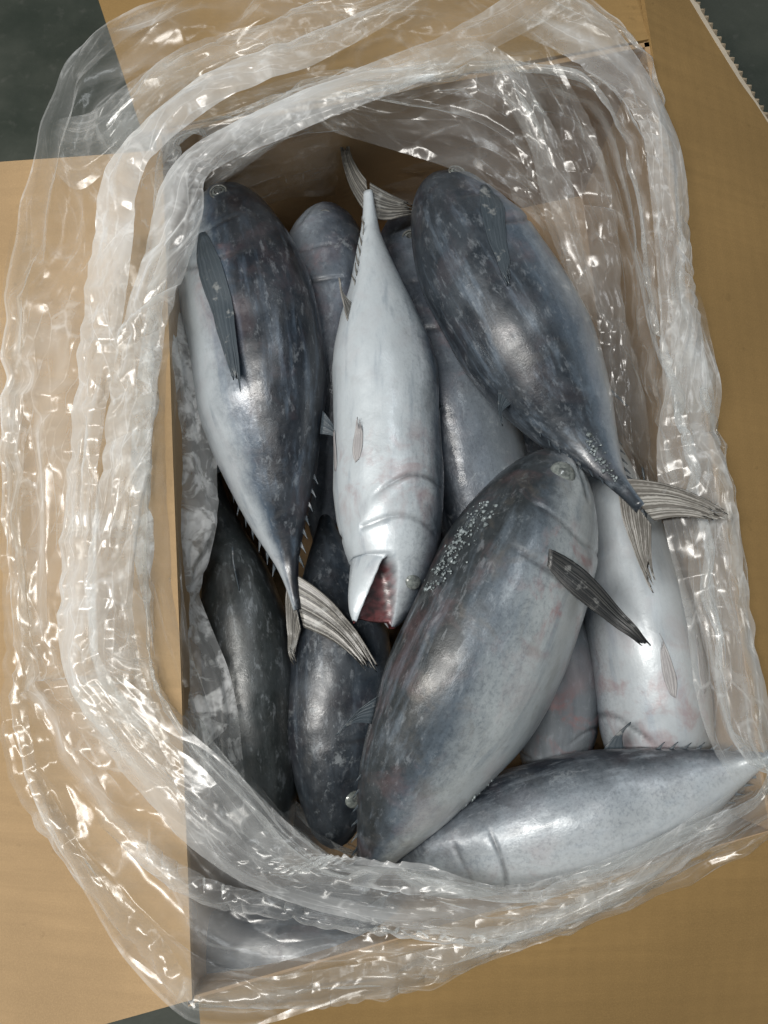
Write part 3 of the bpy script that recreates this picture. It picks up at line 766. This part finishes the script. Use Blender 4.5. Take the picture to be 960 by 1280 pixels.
W = -.17
ST = [
 [(300,300,W),(258,240,-.08),(215,195,.002),(190,190,.02),(262,185,.03),(128,140,.03),(190,175,.036),(108,118,.01),(82,80,-.004)],
 [(275,365,W),(228,355,-.08),(200,350,.002),(172,348,.02),(228,350,.03),(112,345,.03),(160,345,.034),(58,335,.004),(15,325,-.008)],
 [(268,480,W),(220,480,-.08),(194,480,.002),(145,480,.02),(203,480,.03),(98,480,.03),(138,480,.034),(50,480,.0),(5,480,-.01)],
 [(270,610,W),(216,615,-.08),(192,620,.002),(128,620,.02),(180,620,.03),(84,620,.03),(122,620,.034),(45,620,-.002),(3,620,-.012)],
 [(285,770,W),(228,775,-.08),(200,780,.002),(115,780,.02),(165,785,.03),(80,790,.03),(120,790,.034),(45,800,-.002),(20,800,-.012)],
 [(310,850,W),(250,858,-.08),(218,870,.004),(150,885,.02),(190,870,.03),(88,870,.03),(140,890,.03),(50,890,-.002),(18,900,-.012)],
 [(350,960,-.16),(310,955,-.06),(290,970,.01),(230,1010,.026),(265,965,.034),(160,985,.03),(215,1010,.03),(120,1050,.006),(80,1070,-.004)],
 [(430,1035,-.15),(412,1055,-.05),(405,1075,.01),(370,1110,.026),(385,1070,.034),(320,1120,.026),(345,1110,.03),(265,1195,.014),(235,1266,.008)],
 [(510,1060,-.15),(508,1070,-.05),(505,1082,.008),(495,1120,.022),(500,1085,.03),(480,1160,.018),(485,1140,.022),(460,1215,.012),(440,1250,.008)],
 [(640,1070,-.15),(642,1085,-.05),(640,1108,.006),(636,1140,.016),(640,1110,.022),(630,1165,.012),(632,1145,.016),(625,1182,.012),(615,1205,.007)],
 [(785,1035,-.14),(795,1045,-.05),(800,1056,.004),(806,1080,.012),(803,1060,.018),(812,1095,.008),(810,1080,.012),(818,1108,.01),(826,1122,.006)],
 [(905,950,-.12),(930,960,-.05),(945,975,.004),(955,990,.01),(948,978,.014),(965,1000,.008),(960,992,.01),(980,1006,.009),(992,1014,.006)],
 [(870,880,W),(890,885,-.07),(905,890,.004),(935,895,.014),(905,893,.02),(945,897,.014),(925,897,.016),(955,898,.01),(965,900,.007)],
 [(800,640,W),(838,640,-.08),(868,640,.002),(895,640,.014),(850,640,.02),(905,640,.016),(880,640,.018),(915,640,.01),(926,640,.007)],
 [(745,520,W),(800,510,-.08),(840,500,.002),(870,500,.014),(825,500,.022),(880,498,.016),(855,498,.018),(888,495,.012),(893,490,.008)],
 [(705,410,W),(765,395,-.08),(808,382,.002),(835,380,.014),(815,382,.022),(848,376,.016),(832,378,.018),(858,372,.012),(866,368,.008)],
 [(665,300,W),(735,255,-.08),(780,225,.002),(812,215,.016),(790,222,.024),(828,208,.018),(810,212,.02),(838,200,.012),(845,195,.008)],
 [(630,225,W),(690,165,-.08),(725,115,.002),(755,90,.018),(722,118,.026),(770,72,.02),(745,90,.024),(785,60,.012),(795,50,.006)],
 [(580,235,W),(600,165,-.08),(612,95,.002),(622,35,.02),(608,125,.03),(640,-10,.024),(622,60,.028),(640,-20,.006),(645,-45,-.004)],
 [(500,255,W),(490,180,-.08),(480,110,.002),(472,60,.02),(480,150,.03),(455,-10,.028),(466,70,.032),(452,-20,.006),(445,-55,-.004)],
 [(370,262,W),(340,200,-.08),(315,145,.002),(292,105,.02),(345,182,.03),(255,40,.03),(288,115,.034),(245,20,.008),(228,-15,-.004)],
]
MILK = [.9, .9, 1.2, 1.5, 1.5, 1.2, 1.4]
SIDE = [1.1, 1.4, 1.5, 1.5, 1.5, 1.5, 1.4, 1.2, 1.1, 1.0, 1.0, 1.0, 1.2, 1.3, 1.3, 1.3, 1.2, 1.0, .8, .75, .8]
def mono(st):            # one lazy drape: the two folds are laid on it as strips of their own
    av = lambda p, q: tuple((a+b)/2 for a, b in zip(p, q))
    a, b = av(st[3], st[4]), av(st[5], st[6])
    return [st[0], st[1], st[2], (a[0], a[1], .010), (b[0], b[1], .010), st[7], st[8]]
ST = [mono(st) for st in ST]
Wst = np.array([[at(*p) for p in st] for st in ST])
NU, NV = 120, 27
G = catmull(Wst, NU, True)
# even spacing along the profile
G = np.swapaxes(catmull(np.swapaxes(G, 0, 1), 400), 0, 1)
vpar = np.linspace(0, 1, 400)
mean_l = np.linalg.norm(np.diff(G, axis=1), axis=-1).mean(0)+.0004
cl = np.concatenate([[0], np.cumsum(mean_l)]); cl /= cl[-1]
vp = np.interp(np.linspace(0, 1, NV), cl, vpar)
kk = vp*399; k0 = np.minimum(kk.astype(int), 398); kf = (kk-k0)[None, :, None]
G = G[:, k0]*(1-kf)+G[:, k0+1]*kf
milk = np.interp(vp*(len(MILK)-1), np.arange(len(MILK)), MILK)
def multires(G, closed, seed, su=1.005, sv=1.07, slack=.016, levels=2, hem=1.0):
    X = film_sim(G, closed, su, sv, 140, seed, slack=slack, init=.006, minbend=.55, hem=hem)
    for k in range(levels):
        X = upsample(X, closed, 2)
        X = film_sim(X, closed, 1.004, 1.014-.004*k, 60-15*k, seed+40+k, slack=.006-.003*k, init=.0012/(k+1), minbend=.5)
    return upsample(X, closed, 2)
def creases(X, closed, seed, amp=.0023):
    """sharp straight creases running mostly along the mouth of the bag; also returns where film is doubled"""
    su_ = np.concatenate([[0], np.cumsum(np.linalg.norm(np.diff(X, axis=0), axis=-1).mean(1))])[:, None]
    sv_ = np.concatenate([[0], np.cumsum(np.linalg.norm(np.diff(X, axis=1), axis=-1).mean(0))])[None, :]
    if closed:                       # seamless round the loop
        Lc = su_[-1, 0]+.003; th = su_/Lc*2*np.pi; rr = Lc/(2*np.pi)
        a_, b_ = rr*np.cos(th), rr*np.sin(th)
    else: a_, b_ = su_, su_*0+.3
    w = .012*vnoise(X, 11, seed+3)+.020*vnoise(X, 4, seed+4)
    c = lambda k, sh: np.stack(np.broadcast_arrays(a_*k+seed, b_*k, sv_+w*sh), -1)
    d = 1.1*ridged(c(.10, 1.0), 42, seed, True)+.7*ridged(c(.16, 2.2), 95, seed+1, True)+.30*ridged(X, 20, seed+2, True)+.12*ridged(X, 62, seed+12, True)
    streak = np.clip(1-2.6*np.abs(vnoise(c(.10, 1.3), 30, seed+5)), 0, 1)*np.clip(.6+1.1*vnoise(X, 9, seed+6), 0, 1.4)
    streak = streak+.8*np.clip(1-3.5*np.abs(vnoise(c(.14, 2.6), 62, seed+7)), 0, 1)*np.clip(.4+1.2*vnoise(X, 12, seed+8), 0, 1.3)
    return X+normals(X, closed)*(amp*d)[..., None], streak, c(.22, 1.6)
Xu = multires(G, True, 21, hem=.25)
Xu, streak, fold_ = creases(Xu, True, 71)
mk = np.interp(np.linspace(0, NV-1, Xu.shape[1]), np.arange(NV), milk); mk[-2:] *= 2.5
mesh_obj('bag_wall', Xu.reshape(-1, 3), grid_faces(Xu.shape[0], Xu.shape[1], True), M_FILM, bag,
         attrs={'milk': (mk[None, :]*catmull(np.array(SIDE)[:, None], Xu.shape[0], True)*(.50+1.35*streak)).ravel(), 'fold': fold_.reshape(-1, 3)})

def sheet(left, right, seed, mat, name='loose_flap', n=40, m=14, bulge=.008, su=1.003, sv=1.06, milk=1.0, slack=.009, amp=.0019):
    A = catmull(np.array([at(*p) for p in left]), n); B_ = catmull(np.array([at(*p) for p in right]), n)
    v = np.linspace(0, 1, m)[None, :, None]
    Gp = A[:, None, :]*(1-v)+B_[:, None, :]*v
    Gp[..., 2] += bulge*np.sin(np.pi*v[..., 0])
    X = multires(Gp, False, seed, su, sv, slack)
    X, streak, fold_ = creases(X, False, seed+11, amp)
    return mesh_obj(name, X.reshape(-1, 3), grid_faces(X.shape[0], X.shape[1]), mat, bag, attrs={'milk': (milk*(.62+1.0*streak)*np.clip(np.minimum(np.linspace(0, 7, X.shape[0]), np.linspace(7, 0, X.shape[0])), .06, 1)[:, None]).ravel(), 'fold': fold_.reshape(-1, 3)})

sheet([(190,350,.004),(170,500,.010),(166,650,.010),(190,800,.0),(215,900,-.01),(245,1000,-.02)],
      [(222,385,-.05),(250,490,-.055),(264,600,-.06),(262,660,-.05),(246,745,-.05),(285,850,-.045),(305,990,-.04)], 61, M_FROST, m=12, n=40, milk=1.5)
sheet([(250,130,.02),(380,90,.02),(500,70,.02),(600,60,.015),(680,110,.01)],
      [(262,235,-.01),(330,195,-.01),(385,152,-.005),(430,168,-.01),(560,205,-.02),(640,248,-.03),(692,290,-.04)], 62, M_FILM, milk=2.0, m=14, n=34)
sheet([(842,330,.01),(838,450,.01),(822,555,.005),(832,650,.0),(858,760,-.002),(880,900,-.002),(925,985,.0)],
      [(862,380,.012),(888,480,.01),(884,545,.008),(905,620,.008),(930,760,.006),(955,900,.005),(960,985,.004)], 63, M_FILM, milk=4.0, m=10, n=40)
sheet([(600,70,.0),(650,150,-.01),(690,260,-.02),(722,380,-.03),(752,500,-.04),(775,600,-.05)],
      [(680,60,.01),(735,160,.0),(760,260,-.01),(775,380,-.02),(800,500,-.03),(815,600,-.035)], 64, M_FILM, milk=.9, m=12, n=40)

def band(a, b, seed, milk, n=60, m=9, **kw):
    return sheet(a, b, seed, M_FILM, name='folded_band', n=n, m=m, milk=milk, bulge=.006, **kw)
band([(520,2,.026),(380,58,.028),(250,108,.028),(150,200,.026),(122,300,.024),(104,420,.024),(88,560,.022),(80,700,.02),(86,840,.02),(150,930,.022),(215,990,.022)],
     [(530,12,.028),(392,84,.030),(272,135,.030),(184,215,.030),(166,320,.028),(150,420,.028),(126,560,.026),(120,700,.024),(128,820,.024),(180,905,.024),(225,975,.024)], 81, 5.4, n=80)
band([(560,85,.028),(430,110,.030),(320,150,.030),(222,215,.030),(186,320,.030),(152,450,.028),(130,600,.026),(116,740,.024),(132,850,.022),(200,935,.02)],
     [(570,98,.030),(442,140,.032),(350,178,.032),(264,220,.034),(250,280,.034),(206,410,.030),(184,590,.026),(166,740,.022),(176,840,.02),(212,925,.02)], 82, 5.4, n=80)
band([(84,860,.026),(150,950,.026),(255,1062,.026),(330,1112,.024),(480,1148,.02),(640,1160,.016),(810,1094,.012),(965,1004,.010)],
     [(150,846,.026),(262,938,.028),(384,1052,.026),(424,1071,.022),(520,1080,.018),(640,1106,.014),(800,1056,.010),(945,972,.008)], 83, 3.2, n=80)
band([(140,1040,.010),(238,1115,.014),(330,1140,.016),(480,1165,.014),(640,1172,.012),(820,1100,.010)],
     [(120,1000,.014),(230,1085,.018),(330,1120,.020),(480,1150,.018),(640,1158,.014),(815,1088,.012)], 84, 1.6)
band([(238,1267,.010),(400,1254,.010),(560,1218,.010),(760,1134,.009),(905,1058,.008)],
     [(250,1236,.012),(400,1214,.012),(560,1182,.012),(760,1108,.010),(905,1036,.009)], 85, 1.8)
band([(18,300,.0),(3,500,-.006),(3,620,-.008),(18,780,-.008),(18,930,-.008),(78,1062,-.004),(178,1182,.002),(234,1262,.008)],
     [(42,300,.004),(24,500,-.002),(24,620,-.004),(40,780,-.004),(42,920,-.004),(98,1048,.0),(196,1164,.006),(250,1246,.010)], 86, .9)
band([(142,185,.024),(228,108,.028),(372,62,.028),(520,2,.026),(600,-40,.024)],
     [(132,140,.022),(214,72,.026),(352,22,.026),(480,-30,.024),(540,-60,.022)], 87, 1.7)
band([(262,236,.016),(376,160,.022),(440,138,.026),(560,92,.028),(665,40,.026),(720,10,.024)],
     [(244,205,.020),(360,125,.026),(430,100,.028),(545,55,.030),(640,0,.028),(680,-30,.024)], 88, 1.9)
band([(632,42,.022),(728,92,.022),(796,160,.022),(812,250,.020),(824,400,.018),(830,520,.016)],
     [(690,-15,.020),(768,44,.018),(838,178,.016),(852,300,.016),(868,410,.015),(888,520,.014)], 89, 4.0)
band([(604,82,.004),(662,182,-.010),(690,290,-.022),(738,400,-.03)],
     [(652,92,.008),(700,190,-.004),(724,300,-.014),(756,400,-.022)], 90, 1.4)
band([(70,210,.002),(110,240,.012),(180,175,.020),(262,110,.024)],
     [(80,160,.004),(120,150,.014),(160,120,.020),(240,70,.024)], 91, 1.2, n=40)

band([(150,290,.016),(140,420,.014),(140,560,.012),(150,720,.012),(170,860,.012)],
     [(236,290,.0),(222,420,-.01),(214,560,-.01),(222,720,-.01),(238,860,-.01)], 92, 1.5)
sheet([(232,200,.01),(300,175,.01),(372,150,.01),(440,140,.01)],
      [(285,300,-.11),(330,268,-.11),(372,255,-.11),(420,250,-.11)], 93, M_FILM, milk=1.0, m=12, n=30)
